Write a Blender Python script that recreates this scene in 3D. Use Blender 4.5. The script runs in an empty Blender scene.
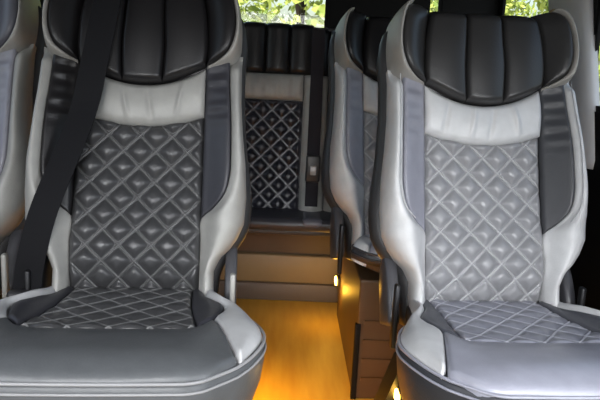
import bpy, math, random
import numpy as np
from mathutils import Vector

random.seed(7)
rng = np.random.default_rng(11)
col = bpy.context.scene.collection
PI = math.pi
REC = 0.3228            # backrest recline
ZJ = 0.448              # height of the seat / back junction above the floor
RISE = 0.0987           # cushion slope towards its front edge

# ------------------------------------------------------------------ materials
def mat(name, rgb, rough=0.5, metal=0.0, bump=0.0, scale=60.0, var=0.0, spec=0.5, coat=0.0, emit=None, estr=0.0, sheen=0.0):
    m = bpy.data.materials.new(name); m.use_nodes = True
    nt = m.node_tree; N = nt.nodes; L = nt.links
    b = N['Principled BSDF']
    b.inputs['Base Color'].default_value = (*rgb, 1)
    b.inputs['Roughness'].default_value = rough
    b.inputs['Metallic'].default_value = metal
    b.inputs['Specular IOR Level'].default_value = spec
    b.inputs['Coat Weight'].default_value = coat
    b.inputs['Sheen Weight'].default_value = sheen
    if emit:
        b.inputs['Emission Color'].default_value = (*emit, 1)
        b.inputs['Emission Strength'].default_value = estr
    tc = N.new('ShaderNodeTexCoord')
    if var > 0:
        n = N.new('ShaderNodeTexNoise'); n.inputs['Scale'].default_value = scale * 0.15; n.inputs['Detail'].default_value = 4
        L.new(tc.outputs['Object'], n.inputs['Vector'])
        r = N.new('ShaderNodeMapRange'); r.inputs['From Min'].default_value = 0.3; r.inputs['From Max'].default_value = 0.7
        r.inputs['To Min'].default_value = 1 - var; r.inputs['To Max'].default_value = 1 + var
        L.new(n.outputs['Fac'], r.inputs['Value'])
        mx = N.new('ShaderNodeMix'); mx.data_type = 'RGBA'; mx.blend_type = 'MULTIPLY'; mx.inputs['Factor'].default_value = 1
        mx.inputs[6].default_value = (*rgb, 1); L.new(r.outputs['Result'], mx.inputs[7])
        L.new(mx.outputs[2], b.inputs['Base Color'])
    if bump > 0:
        n2 = N.new('ShaderNodeTexNoise'); n2.inputs['Scale'].default_value = scale; n2.inputs['Detail'].default_value = 6
        L.new(tc.outputs['Object'], n2.inputs['Vector'])
        bp = N.new('ShaderNodeBump'); bp.inputs['Strength'].default_value = bump; bp.inputs['Distance'].default_value = 0.004
        L.new(n2.outputs['Fac'], bp.inputs['Height']); L.new(bp.outputs['Normal'], b.inputs['Normal'])
    return m

def leather(name, rgb, rough=0.42, thread=None, **k):
    m = mat(name, rgb, rough, bump=0.12, scale=220, var=0.06, **k)
    if thread:
        nt = m.node_tree; N = nt.nodes; L = nt.links; b = N['Principled BSDF']
        src = b.inputs['Base Color'].links[0].from_socket
        at = N.new('ShaderNodeAttribute'); at.attribute_name = 'stitch'
        mx = N.new('ShaderNodeMix'); mx.data_type = 'RGBA'
        L.new(at.outputs['Fac'], mx.inputs['Factor']); L.new(src, mx.inputs[6]); mx.inputs[7].default_value = (*thread, 1)
        L.new(mx.outputs[2], b.inputs['Base Color'])
    return m

def wood_floor(name):
    m = bpy.data.materials.new(name); m.use_nodes = True
    nt = m.node_tree; N = nt.nodes; L = nt.links; b = N['Principled BSDF']
    tc = N.new('ShaderNodeTexCoord'); mp = N.new('ShaderNodeMapping'); mp.inputs['Scale'].default_value = (9, 1.2, 1)
    L.new(tc.outputs['Object'], mp.inputs['Vector'])
    n = N.new('ShaderNodeTexNoise'); n.inputs['Scale'].default_value = 3; n.inputs['Detail'].default_value = 7
    L.new(mp.outputs['Vector'], n.inputs['Vector'])
    r = N.new('ShaderNodeValToRGB')
    r.color_ramp.elements[0].position = 0.3; r.color_ramp.elements[0].color = (0.48, 0.29, 0.045, 1)
    r.color_ramp.elements[1].position = 0.75; r.color_ramp.elements[1].color = (0.60, 0.41, 0.08, 1)
    L.new(n.outputs['Fac'], r.inputs['Fac']); L.new(r.outputs['Color'], b.inputs['Base Color'])
    b.inputs['Roughness'].default_value = 0.5
    return m

def glass_mat(name):
    m = bpy.data.materials.new(name); m.use_nodes = True
    nt = m.node_tree; N = nt.nodes; L = nt.links
    for n in list(N): N.remove(n)
    o = N.new('ShaderNodeOutputMaterial'); mx = N.new('ShaderNodeMixShader')
    t = N.new('ShaderNodeBsdfTransparent'); t.inputs['Color'].default_value = (0.9, 0.93, 0.9, 1)
    g = N.new('ShaderNodeBsdfGlossy'); g.inputs['Roughness'].default_value = 0.03
    lw = N.new('ShaderNodeLayerWeight'); pw = N.new('ShaderNodeMath'); pw.operation = 'POWER'; pw.inputs[1].default_value = 5.0
    ml = N.new('ShaderNodeMath'); ml.operation = 'MULTIPLY_ADD'; ml.inputs[1].default_value = 0.5; ml.inputs[2].default_value = 0.03
    L.new(lw.outputs['Facing'], pw.inputs[0]); L.new(pw.outputs[0], ml.inputs[0])
    L.new(ml.outputs[0], mx.inputs['Fac']); L.new(t.outputs[0], mx.inputs[1]); L.new(g.outputs[0], mx.inputs[2])
    L.new(mx.outputs[0], o.inputs['Surface'])
    return m

def leaf_mat(name, c0, c1):
    m = bpy.data.materials.new(name); m.use_nodes = True
    nt = m.node_tree; N = nt.nodes; L = nt.links; b = N['Principled BSDF']
    tc = N.new('ShaderNodeTexCoord'); n = N.new('ShaderNodeTexNoise'); n.inputs['Scale'].default_value = 2.2; n.inputs['Detail'].default_value = 5
    L.new(tc.outputs['Object'], n.inputs['Vector'])
    r = N.new('ShaderNodeValToRGB'); r.color_ramp.elements[0].position = 0.38; r.color_ramp.elements[1].position = 0.62
    r.color_ramp.elements[0].color = (*c0, 1); r.color_ramp.elements[1].color = (*c1, 1)
    L.new(n.outputs['Fac'], r.inputs['Fac']); L.new(r.outputs['Color'], b.inputs['Base Color'])
    b.inputs['Roughness'].default_value = 0.7
    return m

BLACK = (0.014, 0.014, 0.016)
M = dict(
    black=leather('black_leather', (0.015, 0.014, 0.015), 0.37),
    black_r=leather('black_leather_grey_sheen', (0.032, 0.031, 0.031), 0.36),  # black leather of the right headrest, greyish sheen put into the base colour
    grey_l=leather('light_grey_leather_dim', (0.35, 0.345, 0.325), 0.45),  # light grey leather darkened to hold the dimness of the left seat's top
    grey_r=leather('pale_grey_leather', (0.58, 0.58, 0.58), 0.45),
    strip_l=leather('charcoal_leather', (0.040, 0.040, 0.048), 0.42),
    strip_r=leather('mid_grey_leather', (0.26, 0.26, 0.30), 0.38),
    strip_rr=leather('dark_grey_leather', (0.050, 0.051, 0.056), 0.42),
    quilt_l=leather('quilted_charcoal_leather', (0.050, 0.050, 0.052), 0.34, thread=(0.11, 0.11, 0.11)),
    quilt_r=leather('quilted_leather_lit', (0.27, 0.27, 0.28), 0.30, thread=(0.40, 0.40, 0.41)),  # same leather as quilt_l, lightened to carry strong grazing light
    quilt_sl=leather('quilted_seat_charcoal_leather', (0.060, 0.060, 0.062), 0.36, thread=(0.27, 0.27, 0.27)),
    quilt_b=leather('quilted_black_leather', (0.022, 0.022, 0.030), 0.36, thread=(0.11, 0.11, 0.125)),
    quilt_sr=leather('quilted_seat_leather_lit', (0.25, 0.255, 0.30), 0.32, thread=(0.58, 0.58, 0.64)),  # right cushion quilt, its bluish reflective sheen mixed into the colour
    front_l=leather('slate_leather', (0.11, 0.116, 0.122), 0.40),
    front_r=leather('slate_leather_lit', (0.31, 0.315, 0.37), 0.30),  # lit copy of front_l, brightness and bluish sheen painted in
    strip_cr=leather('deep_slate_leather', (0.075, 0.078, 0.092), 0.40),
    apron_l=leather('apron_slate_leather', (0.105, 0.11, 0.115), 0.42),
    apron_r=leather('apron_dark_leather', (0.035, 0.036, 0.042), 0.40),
    strip_w=leather('sheeny_slate_leather', (0.10, 0.10, 0.12), 0.40),
    trim=leather('light_grey_leather_dim_top', (0.34, 0.325, 0.30), 0.45),  # light grey leather browned and darkened where light falls off at the top
    thread=mat('pale_thread', (0.33, 0.33, 0.34), 0.5),
    shell=mat('dark_plastic', (0.035, 0.034, 0.035), 0.42, bump=0.05, scale=300),
    plastic=mat('grey_plastic', (0.065, 0.065, 0.072), 0.30),
    metal=mat('black_steel', (0.03, 0.03, 0.032), 0.38, metal=0.6),
    web=mat('belt_webbing', (0.005, 0.005, 0.0065), 0.8, bump=0.2, scale=500, spec=.25),
    web_s=mat('slate_webbing', (0.022, 0.020, 0.025), 0.8, bump=0.2, scale=500, spec=.25),
    latch=mat('latch_metal', (0.40, 0.40, 0.41), 0.5, metal=0.4),
    floor=wood_floor('oak_vinyl'),
    panel=mat('brown_panel', (0.085, 0.046, 0.020), 0.5, bump=0.05, scale=40, var=0.12),
    sill=mat('beige_sill', (0.27, 0.20, 0.11), 0.5, var=0.05),
    stepg=mat('grey_step', (0.13, 0.11, 0.10), 0.5),
    dark=mat('dark_trim', (0.004, 0.004, 0.005), 0.7, spec=.2),
    head=mat('headliner', (0.006, 0.006, 0.006), 0.95, spec=.1),
    pillar=mat('grey_pillar_trim', (0.62, 0.62, 0.65), 0.5, bump=0.04, scale=250),  # grey trim, albedo raised to stand in for window light
    glass=glass_mat('window_glass'),
    led=mat('amber_lens', (1.0, 0.65, 0.15), 0.4, emit=(1.0, 0.55, 0.08), estr=30.0),
    leaf=leaf_mat('leaf_green', (0.16, 0.24, 0.04), (0.55, 0.60, 0.14)),
    bark=mat('bark', (0.09, 0.06, 0.04), 0.9, bump=0.5, scale=20),
    ground=mat('gravel_ground', (0.42, 0.42, 0.36), 0.95, bump=0.3, scale=30, var=0.15),
)

# ------------------------------------------------------------------ object helpers
def mesh_obj(name, verts, faces, m, parent=None, smooth=True, attr=None):
    me = bpy.data.meshes.new(name)
    me.from_pydata([tuple(map(float, v)) for v in verts], [], [tuple(map(int, f)) for f in faces])
    me.materials.append(m)
    if smooth:
        me.polygons.foreach_set('use_smooth', [True] * len(me.polygons))
    if attr is not None:
        a = me.attributes.new('stitch', 'FLOAT', 'POINT'); a.data.foreach_set('value', np.asarray(attr, dtype=np.float32))
    me.update()
    o = bpy.data.objects.new(name, me); col.objects.link(o)
    if parent: o.parent = parent
    return o

def thing(name, label, cat, loc=(0, 0, 0), rotz=0, group=None):
    o = bpy.data.objects.new(name, None); col.objects.link(o)
    o.empty_display_size = 0.1
    o.location = loc; o.rotation_euler = (0, 0, rotz)
    o['label'] = label; o['category'] = cat
    if group: o['group'] = group
    return o

def tag(o, label, cat, group=None, kind=None):
    if label: o['label'] = label
    if cat: o['category'] = cat
    if group: o['group'] = group
    if kind: o['kind'] = kind
    return o

class MB:
    """collects solids and welds them into one mesh object"""
    def __init__(s): s.v = []; s.f = []
    def add(s, v, f):
        n = len(s.v); s.v += [tuple(map(float, p)) for p in v]; s.f += [tuple(int(i) + n for i in q) for q in f]; return s
    def box(s, x0, x1, y0, y1, z0, z1, b=0.0):
        b = min(b, (x1 - x0) * .49, (y1 - y0) * .49, (z1 - z0) * .49)
        if b <= 0:
            v = [(x, y, z) for z in (z0, z1) for y in (y0, y1) for x in (x0, x1)]
            return s.add(v, [(0, 2, 3, 1), (4, 5, 7, 6), (0, 1, 5, 4), (2, 6, 7, 3), (0, 4, 6, 2), (1, 3, 7, 5)])
        rings = []
        for z, i in ((z0, b), (z0 + b * .3, b * .3), (z0 + b, 0), (z1 - b, 0), (z1 - b * .3, b * .3), (z1, b)):
            r = []
            for cx, cy, a0 in ((x1 - b, y1 - b, 0), (x0 + b, y1 - b, 90), (x0 + b, y0 + b, 180), (x1 - b, y0 + b, 270)):
                for k in range(4):
                    a = math.radians(a0 + 30 * k); rr = max(b - i, 0.0001)
                    r.append((cx + rr * math.cos(a), cy + rr * math.sin(a), z))
            rings.append(r)
        return s.loft(rings)
    def loft(s, rings, caps=True, closed=True):
        n = len(rings[0]); v = [p for r in rings for p in r]; f = []
        for i in range(len(rings) - 1):
            for j in range(n if closed else n - 1):
                k = (j + 1) % n
                f.append((i * n + j, i * n + k, (i + 1) * n + k, (i + 1) * n + j))
        if caps:
            f.append(tuple(range(n - 1, -1, -1))); f.append(tuple((len(rings) - 1) * n + j for j in range(n)))
        return s.add(v, f)
    def tube(s, pts, r, n=8, closed=False):
        P = [Vector(p) for p in pts]; rings = []
        m = len(P)
        for i, p in enumerate(P):
            a = P[(i - 1) % m] if (closed or i > 0) else p
            c = P[(i + 1) % m] if (closed or i < m - 1) else p
            t = (c - a).normalized()
            u = t.cross(Vector((0, 0, 1)));
            if u.length < 1e-4: u = t.cross(Vector((1, 0, 0)))
            u.normalize(); w = t.cross(u)
            rr = r[i] if isinstance(r, (list, tuple)) else r
            rings.append([tuple(p + u * rr * math.cos(2 * PI * k / n) + w * rr * math.sin(2 * PI * k / n)) for k in range(n)])
        if closed:
            rings.append(rings[0]); return s.loft(rings, caps=False)
        return s.loft(rings)
    def ribbon(s, pts, wid, axis, th=0.002):
        """flat strap: axis gives the width direction at each point"""
        P = [Vector(p) for p in pts]; rings = []
        for i, p in enumerate(P):
            t = (P[min(i + 1, len(P) - 1)] - P[max(i - 1, 0)]).normalized()
            a = Vector(axis[i] if isinstance(axis, list) else axis); a = (a - t * a.dot(t)).normalized()
            n = t.cross(a); h = a * wid / 2; k = n * th / 2
            rings.append([tuple(p - h - k), tuple(p + h - k), tuple(p + h + k), tuple(p - h + k)])
        return s.loft(rings)
    def build(s, name, m, parent=None, smooth=False):
        o = mesh_obj(name, s.v, s.f, m, parent, smooth)
        return o

def resample(pts, n, smooth=True):
    p = np.array(pts, float)
    if smooth and len(p) > 2:      # Catmull-Rom
        q = np.vstack([2 * p[0] - p[1], p, 2 * p[-1] - p[-2]]); out = []
        for i in range(1, len(q) - 2):
            for t in np.linspace(0, 1, 12, endpoint=False):
                a, b, c, d = q[i - 1], q[i], q[i + 1], q[i + 2]
                out.append(0.5 * (2 * b + (c - a) * t + (2 * a - 5 * b + 4 * c - d) * t * t + (3 * b - a - 3 * c + d) * t ** 3))
        out.append(p[-1]); p = np.array(out)
    s = np.r_[0, np.cumsum(np.linalg.norm(np.diff(p, axis=0), axis=1))]
    g = np.linspace(0, s[-1], n)
    return np.stack([np.interp(g, s, p[:, k]) for k in range(p.shape[1])], 1)

def sm(x, a, b):
    t = np.clip((x - a) / (b - a), 0, 1); return t * t * (3 - 2 * t)

def grid_faces(nu, nv, off=0):
    i, j = np.meshgrid(np.arange(nv - 1), np.arange(nu - 1), indexing='ij')
    a = off + i * nu + j
    return np.stack([a, a + 1, a + nu + 1, a + nu], -1).reshape(-1, 4)

def patch(name, A, B, frame, W, m, parent, nu=24, nv=40, edge=0.006, er=0.010, skirt=0.02, flip=False, attr=None, extra=None):
    """a padded leather panel stretched between curve A and curve B given in the (u,v) plane of a frame.
       W(u,v,s,t) is its height; the rim sinks by `edge` over `er` metres and a skirt closes the seam."""
    a = resample(A, nv); b = resample(B, nv)
    s = np.linspace(0, 1, nu)[None, :]; t = np.linspace(0, 1, nv)[:, None]
    u = a[:, :1] * (1 - s) + b[:, :1] * s; v = a[:, 1:2] * (1 - s) + b[:, 1:2] * s
    wid = np.linalg.norm(b - a, axis=1)[:, None]
    la = np.r_[0, np.cumsum(np.linalg.norm(np.diff((a + b) / 2, axis=0), axis=1))]
    dist = np.minimum(np.minimum(s, 1 - s) * wid + 0 * t, np.minimum(la, la[-1] - la)[:, None] + 0 * s)
    w = W(u, v, s + 0 * t, t + 0 * s) - edge * (1 - np.clip(dist / er, 0, 1)) ** 2
    P = frame(u, v, w)
    V = P.reshape(-1, 3); F = grid_faces(nu, nv)
    at = attr(u, v).reshape(-1) if attr else None
    # skirt
    ring = list(range(nu)) + [nu * i + nu - 1 for i in range(1, nv)] + [nu * (nv - 1) + j for j in range(nu - 2, -1, -1)] + [nu * i for i in range(nv - 2, 0, -1)]
    Pb = frame(u, v, w - skirt).reshape(-1, 3)[ring]
    n = len(V); k = len(ring)
    SF = [(ring[(j + 1) % k], ring[j], n + j, n + (j + 1) % k) for j in range(k)]
    V = np.vstack([V, Pb]); F = [tuple(f) for f in F] + SF
    if flip: F = [tuple(reversed(f)) for f in F]
    if at is not None: at = np.r_[at, np.zeros(k)]
    return mesh_obj(name, V, F, m, parent, True, at)

def back_frame(zj=ZJ, rec=REC, y0=0.0, x0=0.0):
    c, s_ = math.cos(rec), math.sin(rec)
    def fr(u, v, w):
        return np.stack([u + x0, y0 + v * s_ - w * c, zj + v * c + w * s_], -1)
    return fr

def seat_frame(zj=ZJ, wsc=1.0, dsc=1.0, x0=0.0, y0=0.0):
    def fr(u, d, h):
        return np.stack([u * wsc + x0, y0 - d * dsc, zj + RISE * d * dsc + h], -1)
    return fr

def quilt(a, b, u0, v0, amp, ridge=.30):
    def hgt(u, v):
        p = (u - u0) / a + (v - v0) / b; q = (u - u0) / a - (v - v0) / b
        ap = np.abs(p - np.round(p)); aq = np.abs(q - np.round(q))
        dp = np.clip((ap - .065) / .435, 0, 1); dq = np.clip((aq - .065) / .435, 0, 1)
        return amp * ((1 - (1 - dp) ** 2.8) * (1 - (1 - dq) ** 2.8) + ridge * np.exp(-(np.minimum(ap, aq) / .032) ** 2))
    def line(u, v):
        p = (u - u0) / a + (v - v0) / b; q = (u - u0) / a - (v - v0) / b
        dp = np.abs(p - np.round(p)); dq = np.abs(q - np.round(q))
        d = np.minimum(dp, dq) * a * 0.7
        return np.clip(1.3 - d / 0.0021, 0, 1)
    return hgt, line

# ------------------------------------------------------------------ captain seat
E_V = [-0.07, -0.03, 0.0, 0.05, 0.08, 0.10, 0.125, 0.16, 0.22, 0.30, 0.37, 0.45, 0.54, 0.60, 0.66, 0.70, 0.735]
E_U = [0.190, 0.190, 0.190, 0.189, 0.203, 0.224, 0.241, 0.256, 0.260, 0.256, 0.248, 0.242, 0.241, 0.246, 0.238, 0.222, 0.196]
def E(v): return np.interp(v, E_V, E_U)

def captain_seat(label, x, y, yaw, mats, dz=0.0, roll=0.0, wsc=1.0, dsc=1.0, hi=True, cyaw=0.0, qv=0.06, group='captain seats', base=True, aph=1.0):
    root = thing('captain_seat', label, 'seat', (x, y, 0), yaw, group)
    root.rotation_euler = (0, roll, yaw)
    zj = ZJ + dz
    fr = back_frame(zj)
    k = 1.0 if hi else 0.6
    def N(n): return max(6, int(n * k))
    # ---- shell (the backrest body); every padded panel is its sub-part
    mb = MB(); rings = []
    vs = np.r_[-0.06, np.linspace(-0.05, 0.70, 34), 0.715, 0.722]
    for i, v in enumerate(vs):
        e = float(E(v)) + 0.001 + 0.006 * float(sm(np.array(v), .34, .20)) * float(sm(np.array(v), -.02, .07))
        back = -0.125 - 0.02 * math.sin(PI * min(max(v / .7, 0), 1)); front = -0.030
        sh = 1.0 if v < 0.70 else (0.93 if v < 0.72 else 0.82)
        if i == 0: sh = 0.9
        r = []
        for kx in range(32):
            a = 2 * PI * kx / 32; ca, sa = math.cos(a), math.sin(a)
            uu = e * sh * (1 - .20 * max(0, -sa)) * math.copysign(abs(ca) ** 0.32, ca)
            ww = (front + back) / 2 + (front - back) / 2 * sh * math.copysign(abs(sa) ** 0.5, sa)
            r.append(tuple(fr(np.array(uu), np.array(v), np.array(ww))))
        rings.append(r)
    mb.loft(rings)
    shell = mb.build('backrest', mats['shell'], root, True)

    # lumbar profile of the centre
    def lum(v): return 0.016 * np.exp(-((v - 0.10) / 0.10) ** 2) - 0.040 * sm(v, 0.085, -0.04)
    # quilted panel
    qh, ql = quilt(0.0735, 0.0735, 0.0, qv, 0.0145)
    ut = np.linspace(-0.146, 0.146, 9)
    low = [(a_, -0.03) for a_ in ut]
    bandlow = [(a_, 0.386 + 0.026 * (a_ / .146) ** 2) for a_ in ut]
    bandtop = [(a_, 0.482 + 0.046 * (a_ / .146) ** 2) for a_ in ut]
    side_wr = lambda v: 1.0
    patch('quilted_panel', low, bandlow, fr, lambda u, v, s, t: lum(v) + qh(u, v) * (.25 + .75 * sm(.147 - np.abs(u), 0, .022)) - 0.004, mats['quilt'], shell,
          nu=N(250), nv=N(210), edge=0.010, er=0.012, flip=True, attr=ql)
    # gathered band
    ph = rng.uniform(0, 6, 6)
    def fold(u, s):
        f = 0
        for i in range(4):
            f = f + np.exp(-((u - (-0.10 + 0.062 * i + 0.012 * math.sin(ph[i]) + 0.02 * (s - .5) * math.cos(ph[i]))) / 0.006) ** 2) * (1 if i % 2 else -1)
        return 0.0065 * f * np.sin(PI * np.clip(s, 0, 1))
    patch('shoulder_band', bandlow, bandtop, fr, lambda u, v, s, t: 0.010 + 0.012 * (1 - (2 * s - 1) ** 2) + fold(u, s), mats['light'], shell,
          nu=N(26), nv=N(90), edge=0.010, er=0.014, flip=True)
    # bolsters and dark inlays
    def B(v): return 0.018 + 0.034 * sm(v, 0.0, 0.16) * sm(v, 0.60, 0.35)
    for sd in (-1, 1):
        f_in = [(.147, .170), (.176, .196), (.199, .226), (.209, .270), (.210, .320), (.208, .40), (.204, .47), (.203, .545)]
        a_in = [(.147, .170), (.147, .21), (.147, .25), (.147, .30), (.147, .35), (.147, .42), (.147, .48), (.147, .545)]
        wr = 0.0022 if sd * mats.get('wr', 1) > -2 else 0
        def Wst(u, v, s, t, sd=sd):
            a = np.abs(u)
            return 0.008 + B(v) * sm(a, .140, .215) * 0.85 + wr * (np.sin(v * 2 * PI / 0.033 + 6 * a) + .8 * np.sin(v * 2 * PI / 0.051 - 14 * a)) * sm(v, .33, .44) * np.sin(PI * s)
        A = [(sd * p[0], p[1]) for p in a_in]; Bc = [(sd * p[0], p[1]) for p in f_in]
        patch('side_inlay', A, Bc, fr, Wst, mats['strip'] if sd < 0 else mats.get('strip2', mats['strip']), shell, nu=N(20), nv=N(110), edge=0.006, er=0.007, flip=(sd < 0))
        # light bolster: inner edge -> silhouette, then round to the flank
        nv = N(90); nu = N(30)
        inn = resample([(.147, -.06), (.147, -.03), (.147, .05), (.147, .12), (.147, .168), (.176, .194), (.200, .226), (.211, .270), (.212, .320), (.210, .40), (.206, .47), (.203, .53), (.199, .568)], nv)
        # outer follows height rather than arc length, so match v spacing smoothly
        vo = np.interp(np.linspace(0, 1, nv), [0, .30, 1], [-.06, .165, .568])
        out = np.stack([E(vo) - 0.009, vo], 1)
        s = np.linspace(0, 1, nu)
        rows = []
        for i in range(nv):
            iu, iv = inn[i]; ou, ov = out[i]
            w_in = 0.006 + float(B(np.array(iv))) * float(sm(np.array(iu), .140, .215)) * .85
            peak = 0.010 + float(B(np.array((iv + ov) / 2)))
            tuck = 0.05 * float(sm(np.array(iv), .512, .568)); w_in -= tuck; peak -= tuck
            for q in s:
                if q < 0.68:
                    z = q / 0.68; ang = z * PI / 2
                    g = z ** 1.15
                    uu = iu + (ou - iu) * g; vv = iv + (ov - iv) * g
                    rise = w_in + (peak - w_in) * float(sm(np.array(z), 0, .55))
                    ww = rise - (peak + 0.012) * (1 - math.sqrt(max(0, 1 - max(0, (z - .55) / .45) ** 2.4)))
                    ww -= 0.006 * (1 - min(z * max(abs(ou - iu), .01) / 0.007, 1)) ** 2
                else:
                    z = (q - 0.68) / 0.32
                    uu = ou - 0.004 * z; vv = ov; ww = -0.012 - 0.04 * z
                rows.append((sd * uu, vv, ww))
        R = np.array(rows); P = fr(R[:, 0], R[:, 1], R[:, 2])
        # close inner edge with a lip
        lip = fr(sd * inn[:, 0], inn[:, 1], np.full(nv, -0.03))
        F = [tuple(f) for f in grid_faces(nu, nv)]
        n0 = len(P); V = np.vstack([P, lip])
        F += [(i * nu, (i + 1) * nu, n0 + i + 1, n0 + i) for i in range(nv - 1)]
        F += [(n0 - nu, n0 - nu + 1, n0 - nu + 2, n0 - nu + 3, n0 - nu + 5, n0 - 1, n0 + nv - 1)] if False else []
        if sd < 0: F = [tuple(reversed(f)) for f in F]
        mesh_obj('side_bolster', V, F, mats['light'], shell, True)
        # seam thread along the bolster
        pts = [tuple(fr(np.array(sd * (p[0] + .011)), np.array(p[1]), np.array(0.012 + B(np.array(p[1])) * 1.0))) for p in resample(f_in[1:], 40)]
        if mats.get('seam'): MB().tube(pts, 0.0011, 5).build('bolster_stitching', M['thread'] if sd > 0 else mats['light'], shell, True)
    # ---- headrest
    hr = MB(); rings = []
    for v, e_, f_ in ((.50, .140, 0.0), (.52, .19, .0), (.56, .222, .0), (.62, .232, .0), (.68, .222, -.005), (.71, .20, -.015), (.725, .17, -.03)):
        r = []
        for kx in range(28):
            a = 2 * PI * kx / 28; ca, sa = math.cos(a), math.sin(a)
            r.append(tuple(fr(np.array(e_ * math.copysign(abs(ca) ** .5, ca)), np.array(v), np.array(-.06 + (f_ + .06) * math.copysign(abs(sa) ** .6, sa)))))
        rings.append(r)
    head = hr.loft(rings).build('headrest', mats['black'], root, True)
    # three flutes
    cuts_b = [-.146, -.046, .046, .146]; cuts_t = [-.130, -.041, .045, .132]
    for i in range(3):
        def vb(u): return 0.486 + 0.046 * (u / .146) ** 2
        b0, b1, t0, t1 = cuts_b[i], cuts_b[i + 1], cuts_t[i], cuts_t[i + 1]
        def cur(b_, t_):
            return [(b_, vb(b_)), (b_ * 1.01 + .003 * np.sign(b_ + 1e-9), .57), (b_ * 1.0, .64), ((b_ * .4 + t_ * .6), .69), (t_, .716), (t_ * .99, .733)]
        mid_drop = vb((b0 + b1) / 2)
        def Wf(u, v, s, t):
            return 0.028 + 0.010 * (1 - (2 * s - 1) ** 2) ** .8 - 0.085 * np.clip((v - .685) / .05, 0, 1) ** 2.2 + .008 * np.sin(PI * t)
        def frf(u, v, w, b0=b0, b1=b1):
            # let the lower edge follow the smile-shaped seam
            lin = vb(b0) + (vb(b1) - vb(b0)) * np.clip((u - b0) / (b1 - b0), 0, 1)
            sag = (vb(np.clip(u, -.146, .146)) - lin) * sm(v, .58, .49)
            return fr(u, v + sag, w)
        patch('headrest_flute', cur(b0, t0), cur(b1, t1), frf, Wf, mats['black'], head, nu=N(36), nv=N(56), edge=0.012, er=0.009, skirt=0.03)
    # wings with light trim
    Dc = [(.150, .533), (.176, .543), (.196, .557), (.208, .580), (.214, .612), (.213, .650), (.205, .690), (.194, .714), (.180, .728)]
    Tc = [(.150, .525), (.188, .531), (.216, .543), (.227, .570), (.231, .610), (.229, .655), (.219, .700), (.204, .726), (.186, .735)]
    Ic = [(.148, .533), (.149, .545), (.149, .56), (.149, .58), (.147, .612), (.145, .650), (.139, .690), (.134, .722)]
    for sd in (-1, 1):
        mir = lambda c_: [(sd * p[0], p[1]) for p in c_]
        def Ww(u, v, s, t):
            return 0.020 + 0.040 * sm(np.abs(u), .14, .215) + .012 * np.sin(PI * np.clip(s, 0, 1)) - .02 * np.clip((v - .68) / .05, 0, 1) ** 2
        wing = patch('headrest_wing', mir(Ic), mir(Dc), fr, Ww, mats['black'], head, nu=N(26), nv=N(48), edge=0.010, er=0.009, skirt=0.03, flip=(sd < 0))
        def Wt(u, v, s, t):
            return 0.012 + 0.050 * sm(np.abs(u) - .020 * s, .14, .215) - 0.085 * np.clip((s - .3) / .7, 0, 1) ** 2.4 * sm(t, .05, .3) + .005 * np.sin(PI * np.clip(s * 1.6, 0, 1))
        tr = patch('wing_trim', mir(Dc), mir(Tc), fr, Wt, mats['trim'], head, nu=N(16), nv=N(60), edge=0.004, er=0.004, skirt=0.05, flip=(sd < 0))
    if mats.get('guide'):
        MB().loft([[tuple(fr(np.array(.205 + r_ * 1.25 * math.cos(a)), np.array(.735 + dv), np.array(-.02 + r_ * math.sin(a)))) for a in np.linspace(0, 2 * PI, 14, endpoint=False)]
                   for dv, r_ in ((-.02, .011), (.004, .012), (.012, .011), (.016, .006))]).build('belt_guide', M['sill'], head, True)
    # ---- cushion
    cx = math.tan(cyaw)
    sf0 = seat_frame(zj, wsc, dsc)
    def sf(u, d, h): return sf0(u + cx * d, d, h)
    rim = [(.185, -.02), (.192, .06), (.203, .13), (.235, .19), (.264, .25), (.281, .325), (.276, .39), (.255, .445), (.231, .482), (.168, .544)]
    rr = resample(rim[:-1], 34); half = [tuple(p) for p in rr] + [tuple(p) for p in resample([(.231, .482), (.205, .508), (.176, .536), (.150, .546)], 8, True)[1:]]
    outline = half + [(x_, .546 + .003 * (1 - (x_ / .15) ** 2)) for x_ in np.linspace(.13, -.13, 14)] + [(-p[0], p[1]) for p in reversed(half)]
    ol = np.array(outline)
    def rimh(d): return 0.004 + 0.010 * sm(d, .05, .25) * sm(d, .5, .38) - 0.004 * sm(d, .45, .55)
    cen = np.array([0, .26])
    rings = []
    for dh, sc in ((0.0, .985), (-.006, 1.0), (-.016, 1.005), (-.03, 1.008), (-.07, .99), (-.11, .95), (-.15, .895), (-.165, .85)):
        p = cen + (ol - cen) * sc
        rings.append([tuple(q) for q in sf(p[:, 0], p[:, 1], rimh(ol[:, 1]) - 0.012 + dh * (aph if dh < -.03 else 1))])
    apr = MB().loft(rings).build('seat_cushion', mats['apron'], root, True)
    # piping : two parallel seams round the rim
    fi = [i for i in range(len(ol)) if ol[i][1] > .10]
    for off, sc, rad in ((-0.010, 1.003, .0030), (-0.026, 1.011, .0024)):
        p = cen + (ol[fi] - cen) * sc
        MB().tube([tuple(q) for q in sf(p[:, 0], p[:, 1], rimh(ol[fi, 1]) + off)], rad, 7).build('piping', mats['pipe'], apr, True)
    # top panels
    def top(u, d):
        a = np.abs(u)
        return 0.004 + 0.016 * sm(a, .13, .20) * sm(d, .0, .12) * sm(d, .50, .30) + .012 * sm(d, .20, .40) * sm(a, .25, .12) - .022 * np.clip((d - .47) / .08, 0, 1) ** 2
    qh2, ql2 = quilt(0.074, 0.085, 0.0, 0.055, 0.0050, .5)
    dd = np.linspace(-.02, 1, 2)
    QA = [(-.132, -.02), (-.134, .06), (-.138, .14), (-.146, .22), (-.158, .318)]
    QB = [(-p[0], p[1]) for p in QA]
    ff = mats.get('qf', 0.0)
    def sq(u, d, h): return sf(u, d + .018 * sm(d, .2, .32) * (1 - (u / .16) ** 2) * (1 if ff else .3), h)
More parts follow.
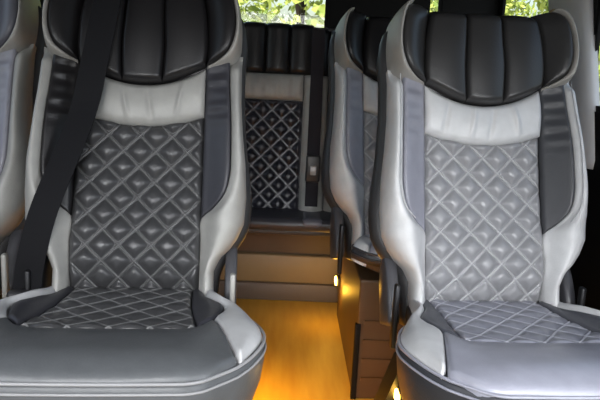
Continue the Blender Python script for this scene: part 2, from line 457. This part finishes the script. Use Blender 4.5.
    patch('quilted_seat', QA, QB, sq, lambda u, v, s, t: top(u, v) + qh2(u, v), mats['quilt2'], apr, nu=N(190), nv=N(190), edge=0.006, er=0.010, attr=ql2, flip=True)
    # smooth front: from behind the quilt to the front seam
    fb = [(-.188, .285), (-.17, .312), (-.158, .320), (-.08, .328), (0, .331), (.08, .328), (.158, .320), (.17, .312), (.188, .285)]
    ffc = [(-.231, .472), (-.215, .494), (-.174, .534), (-.09, .545), (0, .547), (.09, .545), (.174, .534), (.215, .494), (.231, .472)]
    patch('seat_front', fb, ffc, sq if False else sf, lambda u, v, s, t: top(u, v) + .008 * np.sin(PI * np.clip(s * .9, 0, 1)), mats['front'], apr, nu=N(40), nv=N(80), edge=0.006, er=0.010, skirt=.03)
    for sd in (-1, 1):
        mir = lambda c_: [(sd * p[0], p[1]) for p in c_]
        SA = [(.133, -.02), (.136, .06), (.140, .14), (.148, .22), (.160, .312)]
        SB = [(.160, -.02), (.165, .06), (.186, .13), (.207, .19), (.188, .284)]
        patch('seat_inlay', mir(SA), mir(SB), sf, lambda u, v, s, t: top(u, v) + .003 * np.sin(PI * np.clip(s, 0, 1)), mats['strip3'], apr, nu=N(16), nv=N(40), edge=0.006, er=0.006, flip=(sd > 0))
        GA = [(.161, -.02), (.166, .06), (.187, .13), (.208, .19), (.203, .23), (.189, .284), (.231, .462)]
        # order outer to pair with GA
        GAp = [(.161, -.02), (.166, .06), (.187, .13), (.208, .19), (.203, .235), (.190, .284), (.205, .36), (.230, .455)]
        GBp = [(.184, -.02), (.191, .06), (.202, .13), (.238, .197), (.266, .26), (.280, .325), (.274, .39), (.240, .468)]
        patch('seat_bolster', mir(GAp), mir(GBp), sf, lambda u, v, s, t: top(u, v) + .012 * np.sin(PI * np.clip(s * .75 + .1, 0, 1)) - .018 * np.clip((s - .6) / .4, 0, 1) ** 2 - .003, mats['light2'], apr,
              nu=N(20), nv=N(60), edge=0.006, er=0.008, skirt=.03, flip=(sd > 0))
    # ---- recliner covers
    for sd in (-1, 1):
        pr = [(-.055, -.105), (.06, -.11), (.105, -.09), (.118, -.065), (.10, -.04), (.06, -.02), (.0, -.01), (-.05, -.012)]
        c0 = resample(pr + [pr[0]], 40)[:-1]
        rings = []
        for du, sc in ((.206, .9), (.209, 1.0), (.226, 1.0), (.232, .96), (.234, .86)):
            cc = c0.mean(0); p = cc + (c0 - cc) * sc
            rings.append([tuple(fr(np.array(sd * du), np.array(q[0]), np.array(q[1]))) for q in p])
        rc = MB().loft(rings).build('recliner_cover', M['plastic'], root, True)
        # strip of trim and lever on the flank
        MB().box(sd * .224 - .006, sd * .224 + .006, -.035, -.015, zj - .10, zj + .055, .004).build('recliner_lever', mats['light'] if sd > 0 and not mats.get('guide') else M['metal'], rc, True)
    # ---- base: two leg plates on floor rails, cross bar, seat pan
    if base:
        bs = MB(); bs.box(-.19 * wsc, .19 * wsc, -.42 * dsc, .02, zj - .165, zj - .125, .01)
        bse = bs.build('seat_base', M['metal'], root, True)
        for sd in (-1, 1):
            xx = sd * .17 * wsc
            for y0, y1, yb0, yb1, kt, kb in ((-.40 * dsc, -.34 * dsc, -.36 * dsc, -.30 * dsc, 1.0, 1.3), (-.05, .02, .00, .07, 1.12, 1.62)):
                MB().loft([[(xx * kb - .016, yb0, .0), (xx * kb + .016, yb0, .0), (xx * kb + .016, yb1, .0), (xx * kb - .016, yb1, .0)],
                           [(xx * kt - .016, y0, zj - .13), (xx * kt + .016, y0, zj - .13), (xx * kt + .016, y1, zj - .13), (xx * kt - .016, y1, zj - .13)]]).build('base_leg', M['metal'], root)
            MB().box(xx * 1.3 - .022, xx * 1.3 + .022, -.40 * dsc, .10, 0.0, .03, .006).build('floor_rail', M['metal'], root, True)
    return root, fr

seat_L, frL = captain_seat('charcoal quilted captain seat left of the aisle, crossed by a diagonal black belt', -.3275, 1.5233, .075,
    dict(shell=M['shell'], quilt=M['quilt_l'], light=M['grey_l'], strip=M['black'], strip2=M['strip_l'], black=M['black'], apron=M['apron_l'], pipe=M['thread'],  # piping takes the pale thread colour as a painted seam highlight
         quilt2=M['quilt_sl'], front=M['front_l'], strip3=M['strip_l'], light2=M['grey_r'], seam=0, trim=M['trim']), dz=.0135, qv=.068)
seat_R, frR = captain_seat('brightly lit quilted captain seat with black headrest, nearest seat right of the aisle', .4951, 1.5736, .085,
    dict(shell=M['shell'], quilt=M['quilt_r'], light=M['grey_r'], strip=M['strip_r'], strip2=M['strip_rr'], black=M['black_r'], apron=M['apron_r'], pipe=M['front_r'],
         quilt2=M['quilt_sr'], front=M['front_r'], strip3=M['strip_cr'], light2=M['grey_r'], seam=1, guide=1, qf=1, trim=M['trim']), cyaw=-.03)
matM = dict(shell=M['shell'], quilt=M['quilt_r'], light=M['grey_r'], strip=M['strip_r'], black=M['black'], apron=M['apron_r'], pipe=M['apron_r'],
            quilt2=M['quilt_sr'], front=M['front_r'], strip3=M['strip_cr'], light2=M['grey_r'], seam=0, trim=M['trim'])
seat_M, frM = captain_seat('second-row captain seat on a brown plinth, partly hidden behind the brightly lit quilted seat', .405, 2.10, .12, matM, dz=.012, wsc=.76, dsc=.40, hi=False, base=False, aph=.33)
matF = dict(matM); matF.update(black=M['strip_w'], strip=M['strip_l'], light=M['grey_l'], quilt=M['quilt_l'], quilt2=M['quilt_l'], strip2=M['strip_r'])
seat_F, frF = captain_seat('captain seat by the left wall, only its grey bolster and wing in view', -.860, 1.592, .03, matF, dz=.02, wsc=.72, hi=False)

# ------------------------------------------------------------------ rear bench
BY = 2.55
bench = thing('rear_bench', 'black quilted rear bench across the back below the rear window', 'bench', (0, BY, 0))
BREC = 0.20
mb = MB(); mb.box(-.86, .90, -.17, .02, .40, .448, .022)
bcush = mb.build('seat_cushion', M['strip_l'], bench, True)
MB().box(-.84, .88, -.12, .29, .378, .398, .004).build('base_frame', M['shell'], bench, True)
bf0 = back_frame(ZJ, BREC)
mb = MB(); rings = []
for v in np.linspace(-.06, .685, 12):
    sh = 1 if v < .64 else .9
    rings.append([tuple(bf0(np.array(a), np.array(v), np.array(b_))) for a, b_ in ((-.85, -.02), (.89, -.02), (.89, -.02 - .09 * sh), (-.85, -.02 - .09 * sh))])
bback = mb.loft(rings).build('backrest', M['black'], bench)
for cxm in (-.565, -.085, .395):
    fb = back_frame(ZJ, BREC, 0.0, cxm)
    qh, ql = quilt(.070, .070, 0.0, .05, .012)
    ut = np.linspace(-.146, .146, 5)
    patch('quilted_panel', [(a, -.02) for a in ut], [(a, .40) for a in ut], fb, lambda u, v, s, t: qh(u, v), M['quilt_b'], bback, nu=110, nv=90, edge=.008, er=.012, flip=True, attr=ql)
    patch('shoulder_band', [(a, .404) for a in ut], [(a, .500) for a in ut], fb, lambda u, v, s, t: .012 + .012 * np.sin(PI * s) + .003 * np.sin(u * 160) * np.sin(PI * s), M['grey_l'], bback, nu=20, nv=60, edge=.01, er=.014, flip=True)
    for sd in (-1, 1):
        patch('side_bolster', [(sd * .149, -.02), (sd * .149, .2), (sd * .149, .498)], [(sd * .238, -.02), (sd * .238, .2), (sd * .238, .498)], fb,
              lambda u, v, s, t: .01 + .028 * np.sin(PI * np.clip(s, 0, 1)), M['grey_l'], bback, nu=14, nv=30, edge=.008, er=.008, flip=(sd < 0))
    for i in range(4):
        a0, a1 = -.178 + .089 * i, -.178 + .089 * (i + 1)
        patch('headrest_flute', [(a0, .503), (a0, .6), (a0, .700)], [(a1, .503), (a1, .6), (a1, .700)], fb,
              lambda u, v, s, t: .022 + .012 * np.sin(PI * np.clip(s, 0, 1)) - .07 * np.clip((v - .665) / .035, 0, 1) ** 2, M['black'], bback, nu=14, nv=24, edge=.012, er=.010, skirt=.03)
    for sd in (-1, 1):
        patch('headrest_wing', [(sd * .182, .503), (sd * .182, .6), (sd * .182, .69)], [(sd * .237, .503), (sd * .237, .6), (sd * .237, .675)], fb,
              lambda u, v, s, t: .024 + .014 * np.sin(PI * np.clip(s, 0, 1)) - .07 * np.clip((v - .65) / .035, 0, 1) ** 2, M['black'], bback, nu=12, nv=24, edge=.012, er=.010, skirt=.03, flip=(sd < 0))
    MB().box(cxm + .155, cxm + .236, -.172, -.03, .41, .451, .018).build('seat_bolster', M['strip_w'], bench, True)

# ------------------------------------------------------------------ seat belts
pts = []
for u, v, w in ((-.058, .80, .06), (-.068, .72, .078), (-.082, .62, .080), (-.102, .50, .068), (-.117, .42, .056), (-.137, .34, .062), (-.166, .25, .068), (-.192, .17, .066), (-.212, .09, .052), (-.224, .03, .032), (-.230, -.03, .014)):
    p = frL(np.array(u), np.array(v), np.array(w)); pts.append(tuple(p))
pts = [tuple(p) for p in resample(pts, 40)]
belt = thing('seat_belt', 'wide black seat belt running diagonally down the left captain seat', 'seat belt')
belt.location = (-.3275, 1.5233, 0); belt.rotation_euler = (0, 0, .075)
MB().ribbon(pts, .060, (1, 0, .2), .003).build('webbing', M['web'], belt)
bk = MB().box(-.262, -.205, -.06, -.03, .418, .475, .008).build('buckle', M['shell'], belt, True)
MB().box(-.215, -.207, -.063, -.045, .43, .476, .002).build('latch_plate', M['latch'], bk, True)

belt2 = thing('seat_belt', 'black seat belt hanging vertically down the rear bench with a buckle', 'seat belt', (.108, BY, 0))
fbb = back_frame(ZJ, BREC)
pts = [tuple(fbb(np.array(.0), np.array(v), np.array(w))) for v, w in ((.66, .055), (.56, .056), (.45, .058), (.3, .056), (.15, .056), (.04, .05), (.012, .05))]
MB().ribbon([tuple(p) for p in resample(pts, 20)], .046, (1, 0, 0), .003).build('webbing', M['web_s'], belt2)
p = fbb(np.array(0.), np.array(.15), np.array(.066))
bk = MB().box(-.026, .026, p[1] - .012, p[1] + .012, p[2] - .05, p[2] + .05, .008).build('buckle', M['shell'], belt2, True)
MB().box(-.010, .012, p[1] - .017, p[1] - .008, p[2] - .022, p[2] + .012, .003).build('latch_plate', M['latch'], bk, True)

# ------------------------------------------------------------------ plinth under the second-row seat and its amber lights
pl = thing('seat_plinth', 'brown boxed plinth beside the aisle under the second-row seat', 'plinth', (.24, 1.95, 0))
MB().box(0, .34, 0, .70, 0, .375, .006).build('plinth_box', M['panel'], pl)
MB().box(-.006, .010, -.006, .012, 0.0, .24, .002).build('corner_trim', M['dark'], pl, True)
mbx = MB()
for zz in (.06, .12, .18, .24): mbx.box(.02, .32, -.006, .004, zz, zz + .012)
mbx.build('front_ridges', M['panel'], pl)

def led(label, x, y, z, group='amber courtesy lights'):
    t = thing('courtesy_light', label, 'light', (x, y, z), 0, group)
    MB().box(-.013, 0, -.028, .028, -.018, .018, .004).build('housing', M['shell'], t, True)
    MB().box(-.019, -.011, -.022, .022, -.014, .013, .004).build('lens', M['led'], t, True)
    return t
led('small amber courtesy light on the aisle side of the brown plinth', .24, 2.60, .16)
led('small amber courtesy light under the cushion of the brightly lit quilted seat', .304, 1.50, .240)

# ------------------------------------------------------------------ setting
def struct(name, mbx, m, smooth=False):
    o = mbx.build(name, m, None, smooth); o['kind'] = 'structure'; return o
struct('floor', MB().box(-1.14, 1.06, -1.6, 3.5, -.04, 0), M['floor'])
struct('ceiling', MB().box(-1.2, 1.12, -1.6, 3.5, 1.62, 1.68), M['head'])
# step under the bench
st = MB().box(-1.0, .97, 2.79, 3.38, 0, .075, .006); struct('trim_1', st, M['stepg'], True)
st = MB().box(-1.0, .97, 2.80, 3.38, .075, .196, .008); struct('trim_2', st, M['sill'], True)
st = MB().box(-1.0, .97, 2.83, 3.38, .196, .40); struct('trim_3', st, M['panel'])
# rear wall with two windows
w = MB().box(-1.14, 1.0, 3.40, 3.42, 0, 1.02)
w.box(-1.14, 1.0, 3.40, 3.42, 1.50, 1.66); w.box(-1.14, -.92, 3.40, 3.42, 1.02, 1.50); w.box(.182, .640, 3.40, 3.42, 1.02, 1.50); w.box(.715, 1.0, 3.40, 3.42, 1.02, 1.50)
struct('wall_rear', w, M['dark'])
def window(name, x0, x1, y0, y1, z0, z1, axis):
    fr_ = MB(); t = .018
    if axis == 'y':
        fr_.box(x0, x1, y0, y1, z0, z0 + t); fr_.box(x0, x1, y0, y1, z1 - t, z1); fr_.box(x0, x0 + t, y0, y1, z0 + t, z1 - t); fr_.box(x1 - t, x1, y0, y1, z0 + t, z1 - t)
        g = MB().add([(x0 + t, (y0 + y1) / 2, z0 + t), (x1 - t, (y0 + y1) / 2, z0 + t), (x1 - t, (y0 + y1) / 2, z1 - t), (x0 + t, (y0 + y1) / 2, z1 - t)], [(0, 1, 2, 3)])
    else:
        fr_.box(x0, x1, y0, y1, z0, z0 + t); fr_.box(x0, x1, y0, y1, z1 - t, z1); fr_.box(x0, x1, y0, y0 + t, z0 + t, z1 - t); fr_.box(x0, x1, y1 - t, y1, z0 + t, z1 - t)
        xm = (x0 + x1) / 2
        g = MB().add([(xm, y0 + t, z0 + t), (xm, y1 - t, z0 + t), (xm, y1 - t, z1 - t), (xm, y0 + t, z1 - t)], [(0, 1, 2, 3)])
    o = struct(name, fr_, M['dark']); g.build('pane', M['glass'], o); return o
window('window_1', -.92, .182, 3.404, 3.416, 1.02, 1.50, 'y')
window('window_2', .640, .715, 3.404, 3.416, 1.02, 1.50, 'y')
# side walls
def side(name, x0, x1, spans):
    w = MB().box(x0, x1, -1.6, 3.42, 0, .88); w.box(x0, x1, -1.6, 3.42, 1.46, 1.66)
    edges = [-1.6] + [e for sp in spans for e in sp] + [3.42]
    for i in range(0, len(edges), 2):
        if edges[i + 1] - edges[i] > .01: w.box(x0, x1, edges[i], edges[i + 1], .88, 1.46)
    return struct(name, w, M['dark'])
side('wall_right', .98, 1.0, [(1.2, 2.30), (2.60, 3.36)])
side('wall_left', -1.14, -1.12, [(1.2, 2.2), (2.45, 3.06)])
window('window_3', 0.984, 0.996, 2.60, 3.36, .88, 1.46, 'x')
window('window_4', 0.984, 0.996, 1.2, 2.30, .88, 1.46, 'x')
window('window_5', -1.136, -1.124, 1.2, 2.2, .88, 1.46, 'x')
window('window_6', -1.136, -1.124, 2.45, 3.06, .88, 1.46, 'x')
w = MB().box(-1.14, 1.0, -1.62, -1.60, 0, .95); w.box(-1.14, 1.0, -1.62, -1.60, 1.5, 1.66); w.box(-1.14, -.95, -1.62, -1.60, .95, 1.5); w.box(.83, 1.0, -1.62, -1.60, .95, 1.5)
struct('wall_front', w, M['dark'])
window('window_7', -.95, .83, -1.616, -1.604, .95, 1.5, 'y')
# grey pillar cover on the right wall
pv = []
for z, y0, y1, x in ((.70, 2.17, 2.46, .975), (.73, 2.165, 2.49, .97), (.95, 2.24, 2.58, .965), (1.24, 2.34, 2.68, .955), (1.62, 2.48, 2.80, .93)):
    n = 12; r = []
    for k in range(n + 1):
        a = PI * k / n; r.append((x + .03 - .055 * math.sin(a) ** .6, (y0 + y1) / 2 - (y1 - y0) / 2 * math.cos(a), z))
    pv.append(r)
o = MB().loft(pv).build('trim_4', M['pillar'], None, True); o['kind'] = 'structure'

# ------------------------------------------------------------------ outside
o = MB().box(-30, 30, -20, 40, -.75, -.70).build('ground', M['ground']); o['kind'] = 'structure'
def tree(label, x, y, h, r, seed, leafmat):
    rg = np.random.default_rng(seed)
    t = thing('bushy_tree', label, 'tree', (x, y, -.70), 0, 'trees outside the rear windows')
    MB().tube([(0, 0, 0), (.05, .02, h * .3), (.0, .05, h * .6), (.05, .0, h * .85)], [.14, .11, .08, .03], 8).build('trunk', M['bark'], t, True)
    n = 9000; P = rg.normal(size=(n, 3)); P /= np.linalg.norm(P, axis=1)[:, None]
    rad = r * (0.55 + .45 * rg.random(n) ** .5) * (1 + .18 * np.sin(P[:, 0] * 5 + seed) + .15 * np.sin(P[:, 2] * 7 + seed))
    P = P * rad[:, None] * np.array([1, 1, h * .5 / r]); P[:, 2] += h * .52
    V = []; F = []
    A = rg.normal(size=(n, 3)); A /= np.linalg.norm(A, axis=1)[:, None]
    C_ = np.cross(A, rg.normal(size=(n, 3))); C_ /= np.linalg.norm(C_, axis=1)[:, None]
    sz = (.035 + .05 * rg.random(n))[:, None]
    Q = np.stack([P - A * sz, P + C_ * sz * .5, P + A * sz, P - C_ * sz * .5], 1).reshape(-1, 3)
    F = np.arange(4 * n).reshape(-1, 4)
    mesh_obj('foliage', Q, F, leafmat, t, False)
tree('leafy green tree outside, seen through the wide rear window', .10, 7.6, 4.0, 1.25, 1, M['leaf'])
tree('leafy green tree outside the narrow rear pane right of the dark post', 3.0, 13.0, 4.4, 1.4, 2, M['leaf'])
tree('leafy green tree outside the rear right side window', 4.3, 9.0, 4.0, 1.3, 4, M['leaf'])

# ------------------------------------------------------------------ light
wd = bpy.data.worlds.new('World'); bpy.context.scene.world = wd; wd.use_nodes = True
nt = wd.node_tree; bg = nt.nodes['Background']
sky = nt.nodes.new('ShaderNodeTexSky'); sky.sky_type = 'NISHITA'; sky.sun_disc = False; sky.sun_elevation = math.radians(55); sky.sun_rotation = math.radians(200)
sky.air_density = 1.2; sky.dust_density = 3.0
nt.links.new(sky.outputs[0], bg.inputs['Color']); bg.inputs['Strength'].default_value = 0.30
def area(name, loc, target, sx, sy, power, color=(1, 1, 1)):
    l = bpy.data.lights.new(name, 'AREA'); l.shape = 'RECTANGLE'; l.size = sx; l.size_y = sy; l.energy = power; l.color = color
    o = bpy.data.objects.new(name, l); col.objects.link(o); o.location = loc
    o.rotation_euler = (Vector(target) - Vector(loc)).to_track_quat('-Z', 'Y').to_euler(); return o
a = area('windscreen_light', (.0, -.70, 1.20), (.05, 1.4, .30), 1.9, .5, 8.0, (.97, .98, 1.0)); a.data.spread = math.radians(58)
a = area('right_low_fill', (.93, .55, .80), (.1, 1.5, .40), .9, .8, 6.5, (.90, .94, 1.0)); a.data.spread = math.radians(100)  # added fill lamp brightening the lower seats; no door is built here
a = area('left_low_fill', (-1.05, .5, .85), (.40, 1.5, .42), .9, .8, 3.5, (.92, .95, 1.0)); a.data.spread = math.radians(100)  # weaker fill added opposite, likewise without a door
su = bpy.data.lights.new('sun', 'SUN'); su.energy = 8.0; su.angle = .05; su.color = (1, .95, .85)
so = bpy.data.objects.new('sun', su); col.objects.link(so); so.rotation_euler = (math.radians(38), 0, math.radians(-25))
def point(name, loc, power, r=.02, color=(1, .50, .05)):
    l = bpy.data.lights.new(name, 'POINT'); l.energy = power; l.shadow_soft_size = r; l.color = color
    o = bpy.data.objects.new(name, l); col.objects.link(o); o.location = loc; return o
point('plinth_amber', (.19, 2.52, .15), .8, .015)
point('seat_amber', (.262, 1.49, .225), .12, .015)
l_ = area('amber_strip_left', (-.16, 1.72, .24), (.06, 1.80, 0), .6, .04, 3.4, (1, .46, .015)); l_.data.spread = math.radians(125)

# ------------------------------------------------------------------ camera
cam = bpy.data.cameras.new('camera'); co = bpy.data.objects.new('camera', cam); col.objects.link(co)
cam.sensor_width = 36; cam.sensor_fit = 'HORIZONTAL'; cam.lens = 42; cam.clip_start = .02
th, ph, ro = .2, .0267, .0507
fwd = Vector((math.sin(ph) * math.cos(th), math.cos(ph) * math.cos(th), -math.sin(th)))
rt = Vector((math.cos(ph), -math.sin(ph), 0)); up = rt.cross(fwd)
# image turned clockwise by ro: camera turned counter-clockwise
r2 = rt * math.cos(ro) + up * math.sin(ro); u2 = up * math.cos(ro) - rt * math.sin(ro)
from mathutils import Matrix
Mx = Matrix(((r2.x, u2.x, -fwd.x, 0), (r2.y, u2.y, -fwd.y, 0), (r2.z, u2.z, -fwd.z, 1.0), (0, 0, 0, 1)))
co.matrix_world = Mx
bpy.context.scene.camera = co
vs_ = bpy.context.scene.view_settings; vs_.view_transform = 'Standard'; vs_.look = 'None'; vs_.exposure = 0.0
